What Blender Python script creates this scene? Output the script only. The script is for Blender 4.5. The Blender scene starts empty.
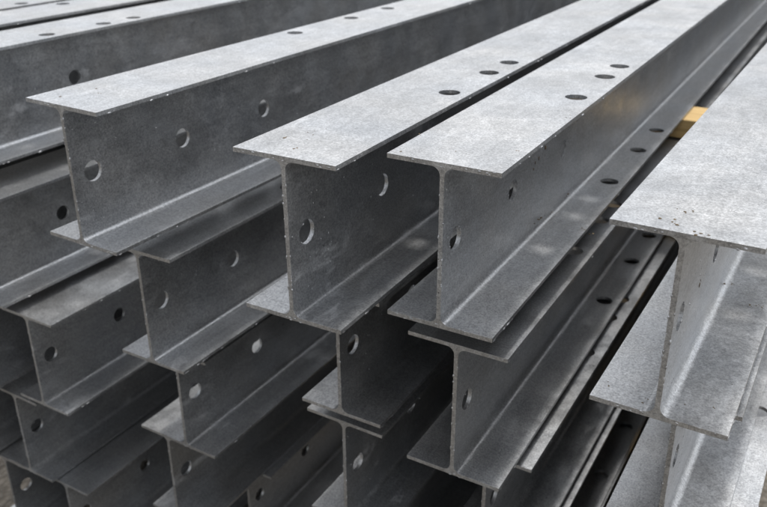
import bpy, bmesh, math, random
from mathutils import Matrix, Vector, noise
R = math.radians
random.seed(7)
S = bpy.context.scene
COL = S.collection
H = 0.16                      # section depth in metres
BW, TF, TW = 0.6695*H, 0.0275*H, 0.0268*H
RF = 0.050*H                  # root fillet
HR = 0.074*H                  # bolt hole radius
L = 36*H
GZ = -7.06*H                  # ground level (camera height is 0 here)

# ------------------------------------------------------------- materials
def node_mat(name):
    m = bpy.data.materials.new(name); m.use_nodes = True
    nt = m.node_tree; nt.nodes.clear()
    out = nt.nodes.new('ShaderNodeOutputMaterial'); b = nt.nodes.new('ShaderNodeBsdfPrincipled')
    nt.links.new(b.outputs[0], out.inputs[0])
    return m, nt, b
def N(nt, t, **k):
    n = nt.nodes.new(t)
    for a, v in k.items():
        if a.startswith('i_'): n.inputs[a[2:].replace('_', ' ')].default_value = v
        else: setattr(n, a, v)
    return n
def ramp(nt, src, stops, interp='LINEAR'):
    r = nt.nodes.new('ShaderNodeValToRGB'); r.color_ramp.interpolation = interp
    e = r.color_ramp.elements
    while len(e) < len(stops): e.new(0.5)
    for k, (p, c) in enumerate(stops):
        e[k].position = p; e[k].color = (c, c, c, 1) if not isinstance(c, tuple) else (*c, 1)
    nt.links.new(src, r.inputs[0]); return r
def mix(nt, a, b, f, bt='MIX'):
    m = nt.nodes.new('ShaderNodeMix'); m.data_type = 'RGBA'; m.blend_type = bt
    for s, v in ((0, f), (6, a), (7, b)):
        if hasattr(v, 'links') or hasattr(v, 'is_linked'): nt.links.new(v, m.inputs[s])
        else: m.inputs[s].default_value = (*v, 1) if isinstance(v, tuple) else v
    return m.outputs[2]
def mathn(nt, op, a, b=0.0):
    m = nt.nodes.new('ShaderNodeMath'); m.operation = op
    for i, v in enumerate((a, b)):
        if isinstance(v, (int, float)): m.inputs[i].default_value = v
        else: nt.links.new(v, m.inputs[i])
    return m.outputs[0]

def zinc(name, base=(0.395, 0.402, 0.414), metal=0.80, rough=0.39, specks=1.0):
    m, nt, b = node_mat(name)
    pos = N(nt, 'ShaderNodeNewGeometry').outputs['Position']
    oi = N(nt, 'ShaderNodeObjectInfo')
    def noise_(scale, detail, rgh, src=pos):
        n = N(nt, 'ShaderNodeTexNoise', i_Scale=scale, i_Detail=detail, i_Roughness=rgh); nt.links.new(src, n.inputs['Vector']); return n.outputs[0]
    cloud = noise_(16, 5, 0.6)
    blotch = noise_(85, 4, 0.65)
    grain = noise_(520, 3, 0.85)
    vo = N(nt, 'ShaderNodeTexVoronoi', i_Scale=330.0); nt.links.new(pos, vo.inputs['Vector'])
    # streaks that run along the beam from the zinc bath
    mp = N(nt, 'ShaderNodeMapping'); mp.inputs['Scale'].default_value = (1, 0.12, 1); nt.links.new(pos, mp.inputs[0])
    streak = noise_(120, 4, 0.6, mp.outputs[0])
    sp = N(nt, 'ShaderNodeSeparateColor'); nt.links.new(vo.outputs['Color'], sp.inputs[0])
    v = mathn(nt, 'MULTIPLY', ramp(nt, cloud, [(0.32, 0.95), (0.68, 1.03)]).outputs[0], ramp(nt, blotch, [(0.3, 0.94), (0.7, 1.04)]).outputs[0])
    v = mathn(nt, 'MULTIPLY', v, ramp(nt, grain, [(0.36, 0.66), (0.64, 1.30)]).outputs[0])
    v = mathn(nt, 'MULTIPLY', v, ramp(nt, streak, [(0.3, 0.90), (0.7, 1.08)]).outputs[0])
    v = mathn(nt, 'MULTIPLY', v, ramp(nt, sp.outputs[0], [(0.0, 0.91), (1.0, 1.07)]).outputs[0])
    v = mathn(nt, 'MULTIPLY', v, ramp(nt, oi.outputs['Random'], [(0.0, 0.93), (1.0, 1.05)]).outputs[0])
    cc = N(nt, 'ShaderNodeCombineColor')
    tint = mix(nt, (base[0]*1.012, base[1], base[2]*0.975), (base[0]*0.985, base[1], base[2]*1.01), ramp(nt, noise_(11, 3, 0.5), [(0.35, 0.0), (0.65, 1.0)]).outputs[0])
    vc = N(nt, 'ShaderNodeCombineColor')
    for k in range(3): nt.links.new(v, vc.inputs[k])
    col = mix(nt, tint, vc.outputs[0], 1.0, 'MULTIPLY')
    # dark pits and ash specks, gathered in patches
    pv = N(nt, 'ShaderNodeTexVoronoi', i_Scale=190.0, i_Randomness=1.0); nt.links.new(pos, pv.inputs['Vector'])
    pit = ramp(nt, pv.outputs['Distance'], [(0.10, 1.0), (0.17, 0.0)]).outputs[0]
    psel = N(nt, 'ShaderNodeSeparateColor'); nt.links.new(pv.outputs['Color'], psel.inputs[0])
    pit = mathn(nt, 'MULTIPLY', pit, ramp(nt, psel.outputs[1], [(0.90, 0.0), (0.93, 1.0)]).outputs[0])
    patch = ramp(nt, noise_(22, 2, 0.5), [(0.50, 0.0), (0.60, 1.0)]).outputs[0]
    pit = mathn(nt, 'MULTIPLY', pit, patch)
    col = mix(nt, col, (0.05, 0.045, 0.04), mathn(nt, 'MULTIPLY', pit, 0.85*specks))
    # small bright zinc grains
    gv = N(nt, 'ShaderNodeTexVoronoi', i_Scale=420.0); nt.links.new(pos, gv.inputs['Vector'])
    gs = N(nt, 'ShaderNodeSeparateColor'); nt.links.new(gv.outputs['Color'], gs.inputs[0])
    bead = mathn(nt, 'MULTIPLY', ramp(nt, gv.outputs['Distance'], [(0.10, 1.0), (0.24, 0.0)]).outputs[0], ramp(nt, gs.outputs[2], [(0.70, 0.0), (0.74, 1.0)]).outputs[0])
    bead = mathn(nt, 'MULTIPLY', bead, ramp(nt, noise_(30, 2, 0.5), [(0.48, 0.0), (0.6, 1.0)]).outputs[0])
    col = mix(nt, col, (0.75, 0.76, 0.77), mathn(nt, 'MULTIPLY', bead, 0.9))
    # pale runs of white rust and thicker zinc, long along the beam
    mr = N(nt, 'ShaderNodeMapping'); mr.inputs['Scale'].default_value = (1, 0.35, 1); nt.links.new(pos, mr.inputs[0])
    runs = mathn(nt, 'MULTIPLY', ramp(nt, noise_(38, 6, 0.7, mr.outputs[0]), [(0.56, 0.0), (0.66, 1.0)]).outputs[0], ramp(nt, noise_(9, 2, 0.5), [(0.48, 0.0), (0.60, 1.0)]).outputs[0])
    col = mix(nt, col, (0.56, 0.57, 0.58), mathn(nt, 'MULTIPLY', runs, 0.22))
    # sling and handling scuffs: fine lines at two odd angles, only in patches
    for ang, sc, seed in ((0.6, 210, 3.1), (-0.25, 260, 9.7)):
        ms = N(nt, 'ShaderNodeMapping'); ms.inputs['Rotation'].default_value = (0, 0, ang); ms.inputs['Location'].default_value = (seed, seed, seed); ms.inputs['Scale'].default_value = (0.05, 1, 0.6); nt.links.new(pos, ms.inputs[0])
        ln = ramp(nt, noise_(sc, 2, 0.5, ms.outputs[0]), [(0.63, 0.0), (0.68, 1.0)]).outputs[0]
        ln = mathn(nt, 'MULTIPLY', ln, ramp(nt, noise_(13+seed, 2, 0.5), [(0.52, 0.0), (0.62, 1.0)]).outputs[0])
        col = mix(nt, col, (0.62, 0.63, 0.64), mathn(nt, 'MULTIPLY', ln, 0.22))
    nt.links.new(col, b.inputs['Base Color'])
    nt.links.new(mathn(nt, 'SUBTRACT', metal, mathn(nt, 'MULTIPLY', runs, 0.35)), b.inputs['Metallic'])
    rr = mathn(nt, 'ADD', ramp(nt, cloud, [(0.32, rough-0.09), (0.68, rough+0.08)]).outputs[0], mathn(nt, 'MULTIPLY', mathn(nt, 'SUBTRACT', blotch, 0.5), 0.22))
    nt.links.new(rr, b.inputs['Roughness'])
    hgt = mathn(nt, 'ADD', mathn(nt, 'MULTIPLY', grain, 0.35), mathn(nt, 'MULTIPLY', blotch, 0.9))
    hgt = mathn(nt, 'ADD', hgt, mathn(nt, 'MULTIPLY', bead, 0.35))
    hgt = mathn(nt, 'SUBTRACT', hgt, mathn(nt, 'MULTIPLY', pit, 0.6))
    bp = N(nt, 'ShaderNodeBump', i_Strength=0.36, i_Distance=0.0006); nt.links.new(hgt, bp.inputs['Height']); nt.links.new(bp.outputs[0], b.inputs['Normal'])
    return m
ZINC = zinc('galvanised_zinc')

def wood():
    m, nt, b = node_mat('raw_timber')
    pos = N(nt, 'ShaderNodeNewGeometry').outputs['Position']
    mp = N(nt, 'ShaderNodeMapping'); mp.inputs['Scale'].default_value = (2, 60, 60); nt.links.new(pos, mp.inputs[0])
    n = N(nt, 'ShaderNodeTexNoise', i_Scale=2.0, i_Detail=5.0, i_Roughness=0.6); nt.links.new(mp.outputs[0], n.inputs['Vector'])
    r = ramp(nt, n.outputs[0], [(0.3, (0.52, 0.34, 0.13)), (0.7, (0.78, 0.56, 0.26))])
    nt.links.new(r.outputs[0], b.inputs['Base Color']); b.inputs['Roughness'].default_value = 0.75
    bp = N(nt, 'ShaderNodeBump', i_Strength=0.4, i_Distance=0.001); nt.links.new(n.outputs[0], bp.inputs['Height']); nt.links.new(bp.outputs[0], b.inputs['Normal'])
    return m
WOOD = wood()
def soil():
    m, nt, b = node_mat('dry_ground')
    pos = N(nt, 'ShaderNodeNewGeometry').outputs['Position']
    n = N(nt, 'ShaderNodeTexNoise', i_Scale=9.0, i_Detail=8.0, i_Roughness=0.7); nt.links.new(pos, n.inputs['Vector'])
    v = N(nt, 'ShaderNodeTexVoronoi', i_Scale=70.0); nt.links.new(pos, v.inputs['Vector'])
    r = ramp(nt, n.outputs[0], [(0.3, (0.10, 0.088, 0.072)), (0.7, (0.21, 0.185, 0.15))])
    nt.links.new(mix(nt, r.outputs[0], (0.07, 0.06, 0.05), ramp(nt, v.outputs['Distance'], [(0.3, 0.0), (0.7, 0.6)]).outputs[0]), b.inputs['Base Color']); b.inputs['Roughness'].default_value = 0.95
    bp = N(nt, 'ShaderNodeBump', i_Strength=0.8, i_Distance=0.01); nt.links.new(v.outputs['Distance'], bp.inputs['Height']); nt.links.new(bp.outputs[0], b.inputs['Normal'])
    return m
SOIL = soil()
def dirt():
    m, nt, b = node_mat('brown_dirt')
    pos = N(nt, 'ShaderNodeNewGeometry').outputs['Position']
    n = N(nt, 'ShaderNodeTexNoise', i_Scale=400.0, i_Detail=3.0); nt.links.new(pos, n.inputs['Vector'])
    r = ramp(nt, n.outputs[0], [(0.3, (0.05, 0.038, 0.025)), (0.7, (0.16, 0.115, 0.06))])
    nt.links.new(r.outputs[0], b.inputs['Base Color']); b.inputs['Roughness'].default_value = 0.95
    return m
DIRT = dirt()

# ------------------------------------------------------------- mesh helpers
SEG = 8   # hole segments per quadrant side pair (total 4*SEG)
def plate_faces(bm, stations, holes, w0, w1, put, half, flip):
    """grid of one plate side: u along the beam, w across; holes = [(u, w)]; put(u, w) -> 3D point; returns hole rims"""
    rims = []
    cache = {}
    def V(u, w):
        k = (round(u, 7), round(w, 7))
        if k not in cache: cache[k] = bm.verts.new(put(u, w))
        return cache[k]
    def F(vs):
        vs2 = []
        for v in vs:
            if v not in vs2: vs2.append(v)
        if len(vs2) > 2: bm.faces.new(vs2[::-1] if flip else vs2)
    hs = sorted(holes)
    for a, b_ in zip(stations[:-1], stations[1:]):
        h = [q for q in hs if a < q[0] < b_]
        if not h:
            if hs:
                c = hs[0][1]
                F([V(a, w0), V(b_, w0), V(b_, c-half), V(a, c-half)]); F([V(a, c-half), V(b_, c-half), V(b_, c+half), V(a, c+half)]); F([V(a, c+half), V(b_, c+half), V(b_, w1), V(a, w1)])
            else: F([V(a, w0), V(b_, w0), V(b_, w1), V(a, w1)])
            continue
        u, c = h[0]
        F([V(a, w0), V(b_, w0), V(b_, c-half), V(a, c-half)]); F([V(a, c+half), V(b_, c+half), V(b_, w1), V(a, w1)])
        n = 4*SEG; ring = []; sq = []
        for k in range(n):
            t = 2*math.pi*k/n + math.pi/4
            dx, dy = math.cos(t), math.sin(t); mm = max(abs(dx), abs(dy))
            if k % SEG == 0: s = (round(dx/mm), round(dy/mm))
            else: s = (dx/mm, dy/mm)
            ring.append(bm.verts.new(put(u+HR*dx, c+HR*dy)))
            su = a if s[0] < -0.9999 else b_ if s[0] > 0.9999 else u + s[0]*half
            sq.append((su, c+s[1]*half))
        sv = [V(*q) for q in sq]
        for k in range(n):
            j = (k+1) % n
            F([ring[k], sv[k], sv[j], ring[j]])
        rims.append(ring)
    return rims
def bridge(bm, r1, r2, flip):
    n = len(r1)
    for k in range(n):
        j = (k+1) % n; f = [r1[k], r1[j], r2[j], r2[k]]
        bm.faces.new(f[::-1] if flip else f)
def stations(hu, half):
    s = [0.0, L]
    for u in hu: s += [u-half, u+half]
    s = sorted(s); out = [s[0]]
    for b_ in s[1:]:
        while b_-out[-1] > 1.2: out.append(out[-1]+1.0)
        out.append(b_)
    return out
def bead(bm, p, r, sq=(1, 1, 1)):
    g = bmesh.ops.create_icosphere(bm, subdivisions=2, radius=r)
    for v in g['verts']:
        v.co = Vector((v.co.x*sq[0], v.co.y*sq[1], v.co.z*sq[2])) * (1+0.35*noise.noise(v.co*900+Vector(p)*50)) + Vector(p)
def finish(name, bm, mat, bevel):
    me = bpy.data.meshes.new(name); bm.normal_update()
    bm.to_mesh(me); bm.free()
    for p in me.polygons: p.use_smooth = True
    me.materials.append(mat)
    o = bpy.data.objects.new(name, me); COL.objects.link(o)
    if bevel:
        md = o.modifiers.new('rounded_edges', 'BEVEL'); md.width = bevel; md.segments = 2; md.limit_method = 'ANGLE'; md.angle_limit = R(50); md.harden_normals = True
    return o
def flange_object(name, ztop, holes, rag, ragz):
    """slab at z in [ztop-TF, ztop]; holes [(u, x)] in H units; rag = edge beads"""
    bm = bmesh.new(); hl = [(u*H, x*H) for u, x in holes]; half = HR*1.45
    st = stations([u for u, _ in hl], half)
    r1 = plate_faces(bm, st, hl, -BW/2, BW/2, lambda u, w: Vector((w, u, ztop)), half, True)
    r2 = plate_faces(bm, st, hl, -BW/2, BW/2, lambda u, w: Vector((w, u, ztop-TF)), half, False)
    for a, b_ in zip(r1, r2): bridge(bm, a, b_, True)
    bnd = [e for e in bm.edges if e.is_boundary]
    bmesh.ops.bridge_loops(bm, edges=bnd)
    bmesh.ops.recalc_face_normals(bm, faces=bm.faces)
    rnd = random.Random(rag)
    for k in range(12):
        y = rnd.random()**1.8*6*H; s = rnd.choice((1, 1, -1)); q = rnd.uniform(0.0012, 0.0024)*1.1
        bead(bm, (s*(BW/2-0.0003), y+0.004, ragz), q*0.7, (0.6, rnd.uniform(0.8, 2.6), 0.7))
    for k in range(7):
        bead(bm, (rnd.uniform(-BW/2, BW/2)*0.95, 0.0002, ztop-TF*rnd.uniform(0.1, 1.0)), rnd.uniform(0.0008, 0.0015)*0.9, (1.3, 0.6, 0.8))
    return finish(name, bm, ZINC, 0.0014)
def web_object(seed):
    bm = bmesh.new(); zt = 0.5*H-TF; zf = zt-RF; half = HR*1.45
    hl = [(u*H, 0.0) for u in (0.17, 1.04, 2.03)]
    st = stations([u for u, _ in hl], half)
    r1 = plate_faces(bm, st, hl, -zf, zf, lambda u, w: Vector((TW/2, u, w)), half, False)
    r2 = plate_faces(bm, st, hl, -zf, zf, lambda u, w: Vector((-TW/2, u, w)), half, True)
    for a, b_ in zip(r1, r2): bridge(bm, a, b_, False)
    arc = 6
    for sx in (1, -1):
        for sz in (1, -1):
            prev = None
            for k in range(arc+1):
                t = math.pi/2*k/arc
                x = sx*(TW/2+RF*(1-math.cos(t))); z = sz*(zf+RF*math.sin(t))
                row = [bm.verts.new((x, u, z)) for u in st]
                if prev:
                    for i in range(len(st)-1): bm.faces.new([prev[i], prev[i+1], row[i+1], row[i]])
                prev = row
    bmesh.ops.remove_doubles(bm, verts=bm.verts, dist=1e-6)
    for y in (0.0, L):                      # sawn ends
        es = [e for e in bm.edges if e.is_boundary and all(abs(v.co.y-y) < 1e-6 for v in e.verts)]
        R_ = sorted({v for e in es for v in e.verts if v.co.x > 0}, key=lambda v: (v.co.z, 0))
        def key(v): return (round(v.co.z, 7), -abs(v.co.x) if v.co.z > 0 else abs(v.co.x)*-1)
        Rv = sorted({v for e in es for v in e.verts if v.co.x > 0}, key=lambda v: v.co.z)
        Lv = sorted({v for e in es for v in e.verts if v.co.x < 0}, key=lambda v: v.co.z)
        for i in range(len(Rv)-1):
            bm.faces.new([Rv[i], Rv[i+1], Lv[i+1], Lv[i]])
    bmesh.ops.recalc_face_normals(bm, faces=bm.faces)
    rnd = random.Random(seed)
    for k in range(12):                     # zinc beads on the sawn edge
        z = rnd.uniform(-zf, zf); bead(bm, (rnd.choice((-1, 1))*TW*0.46, 0.0003, z), rnd.uniform(0.0008, 0.0019)*0.8, (0.7, 0.8, rnd.uniform(0.8, 2.0)))
    for u, _ in hl:                         # burrs hanging in the holes
        for k in range(3):
            t = rnd.uniform(0.8, 2.3)*math.pi; bead(bm, (TW/2-0.0003, u+HR*0.99*math.cos(t), HR*0.99*math.sin(t)), rnd.uniform(0.0005, 0.0011), (0.7, 1, 1))
    for k in range(70):
        bead(bm, (TW/2, rnd.random()**1.3*3*H, rnd.uniform(-zf, zf)), rnd.uniform(0.0004, 0.0010), (0.45, 1, 1.2))
    return finish('web', bm, ZINC, 0.0009)

UP = [(1.65, 0.19), (2.33, 0.19), (2.73, 0.19)]
LO = [(2.80, 0.20), (3.75, 0.20), (4.47, 0.20)]
flipx = lambda hs: [(u, -x) for u, x in hs]
GROUP = 'galvanised steel beams in the stack'
def make_proto(seed, turned):
    r = bpy.data.objects.new('steel_girder', None); COL.objects.link(r); r.empty_display_size = 0.05
    t, b_ = (flipx(LO), flipx(UP)) if turned else (UP, LO)
    parts = [flange_object('top_flange', 0.5*H, t, seed, 0.5*H-TF), flange_object('bottom_flange', -0.5*H+TF, b_, seed+50, -0.5*H), web_object(seed+99)]
    for p in parts: p.parent = r
    return r
protos = [make_proto(1, False), make_proto(2, False), make_proto(3, False), make_proto(4, True)]
used = set()
def beam(x, y, z, yaw, roll, label, kind):
    p = protos[kind]
    if kind in used:
        r = p.copy(); COL.objects.link(r)
        for ch in list(p.children):
            c = ch.copy(); COL.objects.link(c); c.parent = r
    else: r = p; used.add(kind)
    r.location = (x*H, y*H, z*H); r.rotation_euler = (0, R(roll), R(yaw))
    r['label'] = label; r['category'] = 'steel girder'; r['kind'] = 'thing'; r['group'] = GROUP
    return r
# position in section depths from the lens, yaw, roll
BEAMS = [
 (-4.423, 3.394, -1.889, -0.60, 0.70, 'lone top beam left of the middle, its pale flange tip pointing left', 3),
 (-2.551, 3.282, -1.889, 0.58, -0.23, 'left one of the two close top beams, a few dirt flecks', 0),
 (-1.788, 3.650, -1.904, 0.49, -0.10, 'right one of the two close top beams, brown dirt at its web foot', 1),
 (-0.513, 3.492, -1.963, -0.73, -0.48, 'nearest top beam at the right edge with the widest pale flange and bright web', 2),
 (-1.769, 3.876, -3.132, 0.32, -0.03, 'second layer beam directly under the right one of the two close middle top beams', 0),
 (-6.150, 3.965, -4.231, 0.47, 0.71, 'third layer beam at the left edge with two black web holes', 1),
 (-4.419, 3.845, -3.111, -0.10, -0.22, 'second layer beam directly under the lone top beam left of the middle', 2),
 (-4.512, 4.174, -4.212, -0.17, 0.39, 'third layer beam left of the middle with two white lit holes in its web', 0),
 (-4.895, 4.307, -5.333, -0.08, 0.36, 'fourth layer beam left of the middle, its left flange tip jutting from under another beam', 1),
 (-2.721, 3.998, -3.078, 0.01, -0.19, 'dark second layer beam directly under the left one of the two close middle top beams', 2),
 (-2.803, 4.159, -4.277, -0.28, 0.21, 'third layer beam at the bottom middle, its flange tucked close under another beam foot', 1),
 (-6.728, 4.030, -5.336, 0.30, 0.60, 'dark fourth layer beam at the lower left, under the one with two black holes', 0),
 (-7.224, 4.057, -6.361, 0.54, 0.60, 'lowest beam in the bottom left corner, one lit hole and ground beside it', 2),
 (-6.289, 4.096, -6.353, 0.18, 0.09, 'lowest beam at the bottom left with its wide dark top flange showing', 1),
 (-6.567, 3.820, -3.115, 0.19, 0.05, 'second layer beam behind the lone top beam, one black hole in its web', 0),
 (-6.790, 3.420, -1.909, 0.25, 0.04, 'top layer beam running in from the left edge just behind the lone top beam', 2),
 (-7.644, 3.500, -1.880, 0.09, 0.30, 'second beam from the back in the top left corner', 3),
 (-8.520, 3.400, -1.890, 0.00, 0.00, 'rearmost beam, only a sliver of flange in the top left corner', 0),
 (-1.700, 4.300, -4.235, 0.00, 0.00, 'third layer beam at the bottom, a thin flange strip right of the beam over it', 1),
 (-0.477, 4.021, -3.165, -0.43, -1.00, 'second layer beam under the nearest top beam at the right edge', 0),
 (-1.660, 4.180, -5.330, 0.00, 0.00, 'deep dark beam between the middle and right columns, holes in its lower flange', 2),
 (-4.800, 5.230, -6.330, 0.00, 0.00, 'deep set lowest beam at the bottom, only hole rims showing in black web', 0),
 (-5.520, 5.300, -6.350, 0.00, 0.00, 'lowest beam in the dark right of the wide dark top flange', 2),
 (-0.310, 4.150, -4.240, 0.00, 0.00, 'pale flange strip of a third layer beam in the bottom right corner', 1),
 (-7.120, 3.700, -4.235, 0.20, 0.00, 'dark third layer beam cut by the left edge, beside the one with black holes', 2),
 (-7.500, 4.000, -3.115, 0.00, 0.00, 'second layer beam hidden behind the other beams at the left edge', 1),
 (-2.830, 4.300, -5.335, 0.00, 0.00, 'fourth layer beam under the bottom middle beam', 2),
 (-0.400, 4.250, -5.340, 0.00, 0.00, 'fourth layer beam under the pale strip at the bottom right', 0),
 (-7.650, 3.600, -5.335, 0.00, 0.00, 'fourth layer beam cut by the left edge, in the dark above the corner beam', 1),
 (-2.750, 4.400, -6.350, 0.00, 0.00, 'lowest beam under the bottom middle column', 0),
 (-1.650, 4.400, -6.350, 0.00, 0.00, 'lowest beam deep in the gap between the middle and right columns', 2),
 (-0.450, 4.400, -6.350, 0.00, 0.00, 'lowest beam of the right hand column', 1),
]
made = [beam(*b_) for b_ in BEAMS]

bm = bmesh.new(); bmesh.ops.create_circle(bm, cap_ends=True, segments=32, radius=HR*0.99)
for v in bm.verts: v.co = Vector((TW/2-0.0012, 2.03*H+v.co.x, v.co.y))
o = finish('zinc_film', bm, ZINC, 0); o.parent = made[2]; o['label'] = 'thin skin of zinc closing one web hole'

# ------------------------------------------------------------- timbers between the layers
def timber(x0, x1, y0, z0, z1, label):
    bm = bmesh.new()
    g = bmesh.ops.create_cube(bm, size=1)
    for v in g['verts']:
        v.co = Vector(((x0+x1)/2+(x1-x0)*v.co.x, y0+0.30+0.60*v.co.y, (z0+z1)/2+(z1-z0)*v.co.z))*H
    c = Vector(((x0+x1)/2, y0+0.3, z0))*H
    for v in bm.verts: v.co -= c
    o = finish('timber_bearer', bm, WOOD, 0.0015); o.location = c
    o['label'] = label; o['category'] = 'timber'; o['group'] = 'timber bearers between the layers'
gaps = [(-2.612, -2.408, 'top and second'), (-3.730, -3.640, 'second and third'), (-4.825, -4.740, 'third and fourth'), (-5.848, -5.838, 'fourth and lowest')]
for z0, z1, nm in gaps[:3]:
    timber(-2.92, -0.3, 8.76, z0, z1, 'raw yellow timber bearer between the %s layers, right of the middle' % nm)
    timber(-4.80, -4.05, 8.76, z0, z1, 'short timber block between the %s layers under the lone beam column' % nm)
    timber(-9.0, -6.40, 8.76, z0, z1, 'timber bearer between the %s layers at the left' % nm)
    timber(-9.0, -0.3, 29.0, z0, z1, 'far timber bearer between the %s layers of beams' % nm)
for y0, nm in ((8.76, 'near'), (29.0, 'far')): timber(-9.0, -0.3, y0, -7.06, -6.862, nm+' timber bearer on the ground under the stack')

# ------------------------------------------------------------- dirt crumbs and stains lying on the steel
SPOTS = [('A',-4.5427,3.8249,-1.3878),('A',-4.4136,3.7169,-1.3895),('A',-4.4248,3.7097,-1.3893),('A',-4.5760,3.5224,-1.3874),('A',-4.2256,3.4750,-2.3654),('A',-4.4829,4.7026,-2.3618),('B',-2.7449,3.5650,-1.3902),('B',-2.7187,3.5579,-1.3901),('B',-2.6766,3.5386,-1.3899),('B',-2.6669,3.7200,-1.3899),('B',-2.6493,3.6849,-1.3898),('B',-2.5706,3.4121,-1.3895),('B',-2.6238,3.5897,-1.3897),('C',-1.5352,4.0401,-1.4039),('C',-2.1252,4.0438,-1.4049),('C',-2.0807,3.6828,-1.4048),('C',-1.4930,4.8007,-1.4038),('C',-1.4878,4.8423,-1.4038),('C',-1.7927,3.8335,-1.4043),('C',-1.4738,5.3716,-2.3771),('C',-1.4208,5.3203,-2.3770),('C',-1.4919,5.3819,-2.3771),('C',-1.7890,7.1760,-2.3776),('Cw',-1.7868,5.0953,-1.8175),('Cw',-1.7875,5.1711,-1.8038),('Cw',-1.7882,5.2484,-1.7899),('Cw',-1.7886,5.2885,-1.7867),('Cw',-1.7867,5.0826,-1.8497),('Cf',-1.7703,5.1327,-2.2968),('Cf',-1.7709,5.1937,-2.2963),('Cf',-1.7714,5.2576,-2.3043),('Cf',-1.7733,5.4829,-2.3468),('Cf',-1.7735,5.5139,-2.3824),('Cf',-1.7763,5.8284,-2.3368),('Cf',-1.7767,5.8745,-2.3274),('D',-0.6097,3.7484,-1.4636),('D',-0.5582,3.7416,-1.4632),('D',-0.5514,3.7524,-1.4631),('D',-0.6343,3.5964,-1.4638),('D',-0.6065,3.6118,-1.4636),('D',-0.5698,3.5659,-1.4633),('D',-0.4810,3.5130,-1.4625),('D',-0.4364,3.5006,-1.4622),('D',-0.4461,3.5075,-1.4622),('D',-0.4303,5.1492,-2.4356),('D',-0.4056,5.1469,-2.4354),('D',-0.2650,4.8763,-2.4342),('D',-0.2529,4.9120,-2.4341),('D',-0.2140,4.9193,-2.4338),('D',-0.3997,3.6275,-2.4352),('D',-0.2761,3.6783,-2.4342),('D',-0.7968,3.6437,-2.4385),('D',-0.5893,3.5785,-2.4368),('D',-0.6002,3.5431,-2.4369),('Dw',-0.4914,4.1116,-1.9834),('Df',-0.4598,5.0466,-2.4114),('Y',-1.7162,3.9568,-3.6057),]
bm = bmesh.new(); rnd = random.Random(3)
for n, x, y, z in SPOTS:
    for k in range(rnd.choice((1, 2, 2))):
        j = [rnd.uniform(-1, 1)*0.004 for _ in range(2)]
        p = Vector((x*H+j[0]*0.8, y*H+j[1], z*H)); q = rnd.uniform(0.0004, 0.0011)
        sq = (rnd.uniform(0.8, 1.6), rnd.uniform(0.7, 1.8), 0.5)
        if n.endswith('w'): p = Vector((x*H+0.0002, y*H+j[1], z*H+j[0])); sq = (0.3, 1.6, 2.2)
        if n.endswith('f'): p.x = x*H; q *= 1.4
        bead(bm, p, q, sq)
o = finish('dirt_crumbs', bm, DIRT, 0); o['kind'] = 'stuff'; o['label'] = 'brown dirt crumbs and flakes scattered on the beams'; o['category'] = 'dirt'

# ------------------------------------------------------------- ground
bm = bmesh.new(); bmesh.ops.create_grid(bm, x_segments=2, y_segments=2, size=150)
g = finish('ground', bm, SOIL, 0); g.location = (0, 0, GZ); g['kind'] = 'structure'

# ------------------------------------------------------------- camera
F_PX, YAW, PITCH, ROLL, CX, CY = 815.635, -0.524986, 0.433941, -0.000546, 388.696, 245.092
def rot(ax, a): return Matrix.Rotation(a, 3, ax)
base = Matrix(((1, 0, 0), (0, 0, -1), (0, 1, 0)))
RC = rot('Z', ROLL) @ base @ rot('X', PITCH) @ rot('Z', YAW)     # rows: right, down, forward
cd = bpy.data.cameras.new('camera'); cam = bpy.data.objects.new('camera', cd); COL.objects.link(cam); S.camera = cam
M = Matrix((RC[0], -RC[1], -RC[2])).transposed().to_4x4(); cam.matrix_world = M
cd.sensor_width = 36; cd.lens = 36*F_PX/767; cd.shift_x = (383.5-CX)/767; cd.shift_y = (CY-253.5)/767
cd.clip_start = 0.01; cd.clip_end = 500
cd.dof.use_dof = True; cd.dof.focus_distance = 0.68; cd.dof.aperture_fstop = 11

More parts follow.
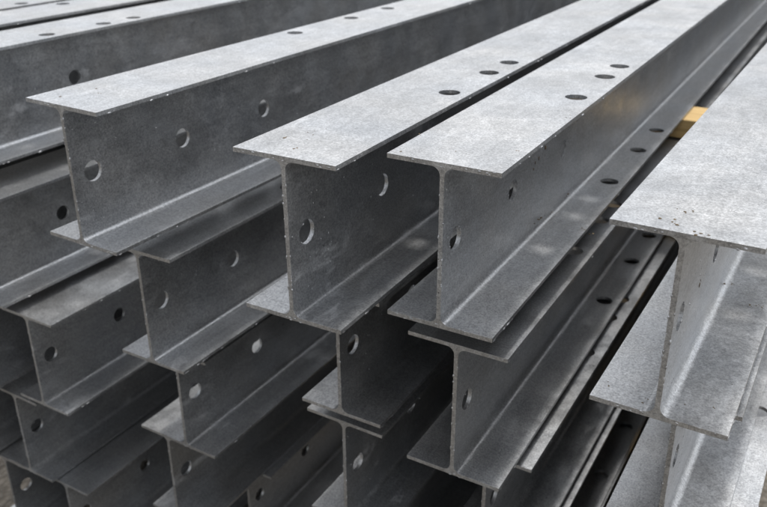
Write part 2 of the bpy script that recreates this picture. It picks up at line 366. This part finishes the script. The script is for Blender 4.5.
# ------------------------------------------------------------- light
SKY = 0.135
EL, AZ = 67.0, 2.0            # hazy sun beyond the far end of the stack
w = bpy.data.worlds.new('World'); S.world = w; w.use_nodes = True
nt = w.node_tree; bg = nt.nodes['Background']
sky = nt.nodes.new('ShaderNodeTexSky'); sky.sky_type = 'NISHITA'; sky.sun_disc = False
sky.sun_elevation = R(EL); sky.sun_rotation = R(AZ); sky.dust_density = 1.0; sky.ozone_density = 1.0
hs = nt.nodes.new('ShaderNodeHueSaturation'); hs.inputs['Saturation'].default_value = 0.12
nt.links.new(sky.outputs[0], hs.inputs['Color'])
# cloud cover: dimmer towards the horizon, brightest overhead
gz = N(nt, 'ShaderNodeSeparateXYZ'); nt.links.new(nt.nodes.new('ShaderNodeTexCoord').outputs['Generated'], gz.inputs[0])
cover = ramp(nt, gz.outputs['Z'], [(0.0, 0.3), (0.25, 0.76), (0.5, 0.86), (0.75, 1.6), (1.0, 2.3)])
side = ramp(nt, mathn(nt, 'MULTIPLY_ADD', gz.outputs['Y'], 0.5), [(0.0, 0.98), (0.5, 0.92), (1.0, 0.98)])
side.inputs[0].links[0].from_node.inputs[2].default_value = 0.5
flank = ramp(nt, mathn(nt, 'MULTIPLY_ADD', gz.outputs['X'], 0.5), [(0.0, 1.45), (0.5, 0.9), (1.0, 2.1)])
flank.inputs[0].links[0].from_node.inputs[2].default_value = 0.5
lum = mix(nt, mix(nt, cover.outputs[0], side.outputs[0], 1.0, 'MULTIPLY'), flank.outputs[0], 1.0, 'MULTIPLY')
nt.links.new(mix(nt, hs.outputs[0], lum, 1.0, 'MULTIPLY'), bg.inputs[0]); bg.inputs[1].default_value = SKY
sd = bpy.data.lights.new('sun', 'SUN'); sd.energy = 1.1; sd.angle = R(5.5); sd.color = (1, 0.97, 0.93)
so = bpy.data.objects.new('sun', sd); COL.objects.link(so)
d = Vector((math.sin(R(AZ))*math.cos(R(EL)), math.cos(R(AZ))*math.cos(R(EL)), math.sin(R(EL))))
so.rotation_euler = d.to_track_quat('Z', 'Y').to_euler()
S.view_settings.view_transform = 'Standard'; S.view_settings.look = 'None'; S.view_settings.gamma = 1; S.view_settings.exposure = 0.8
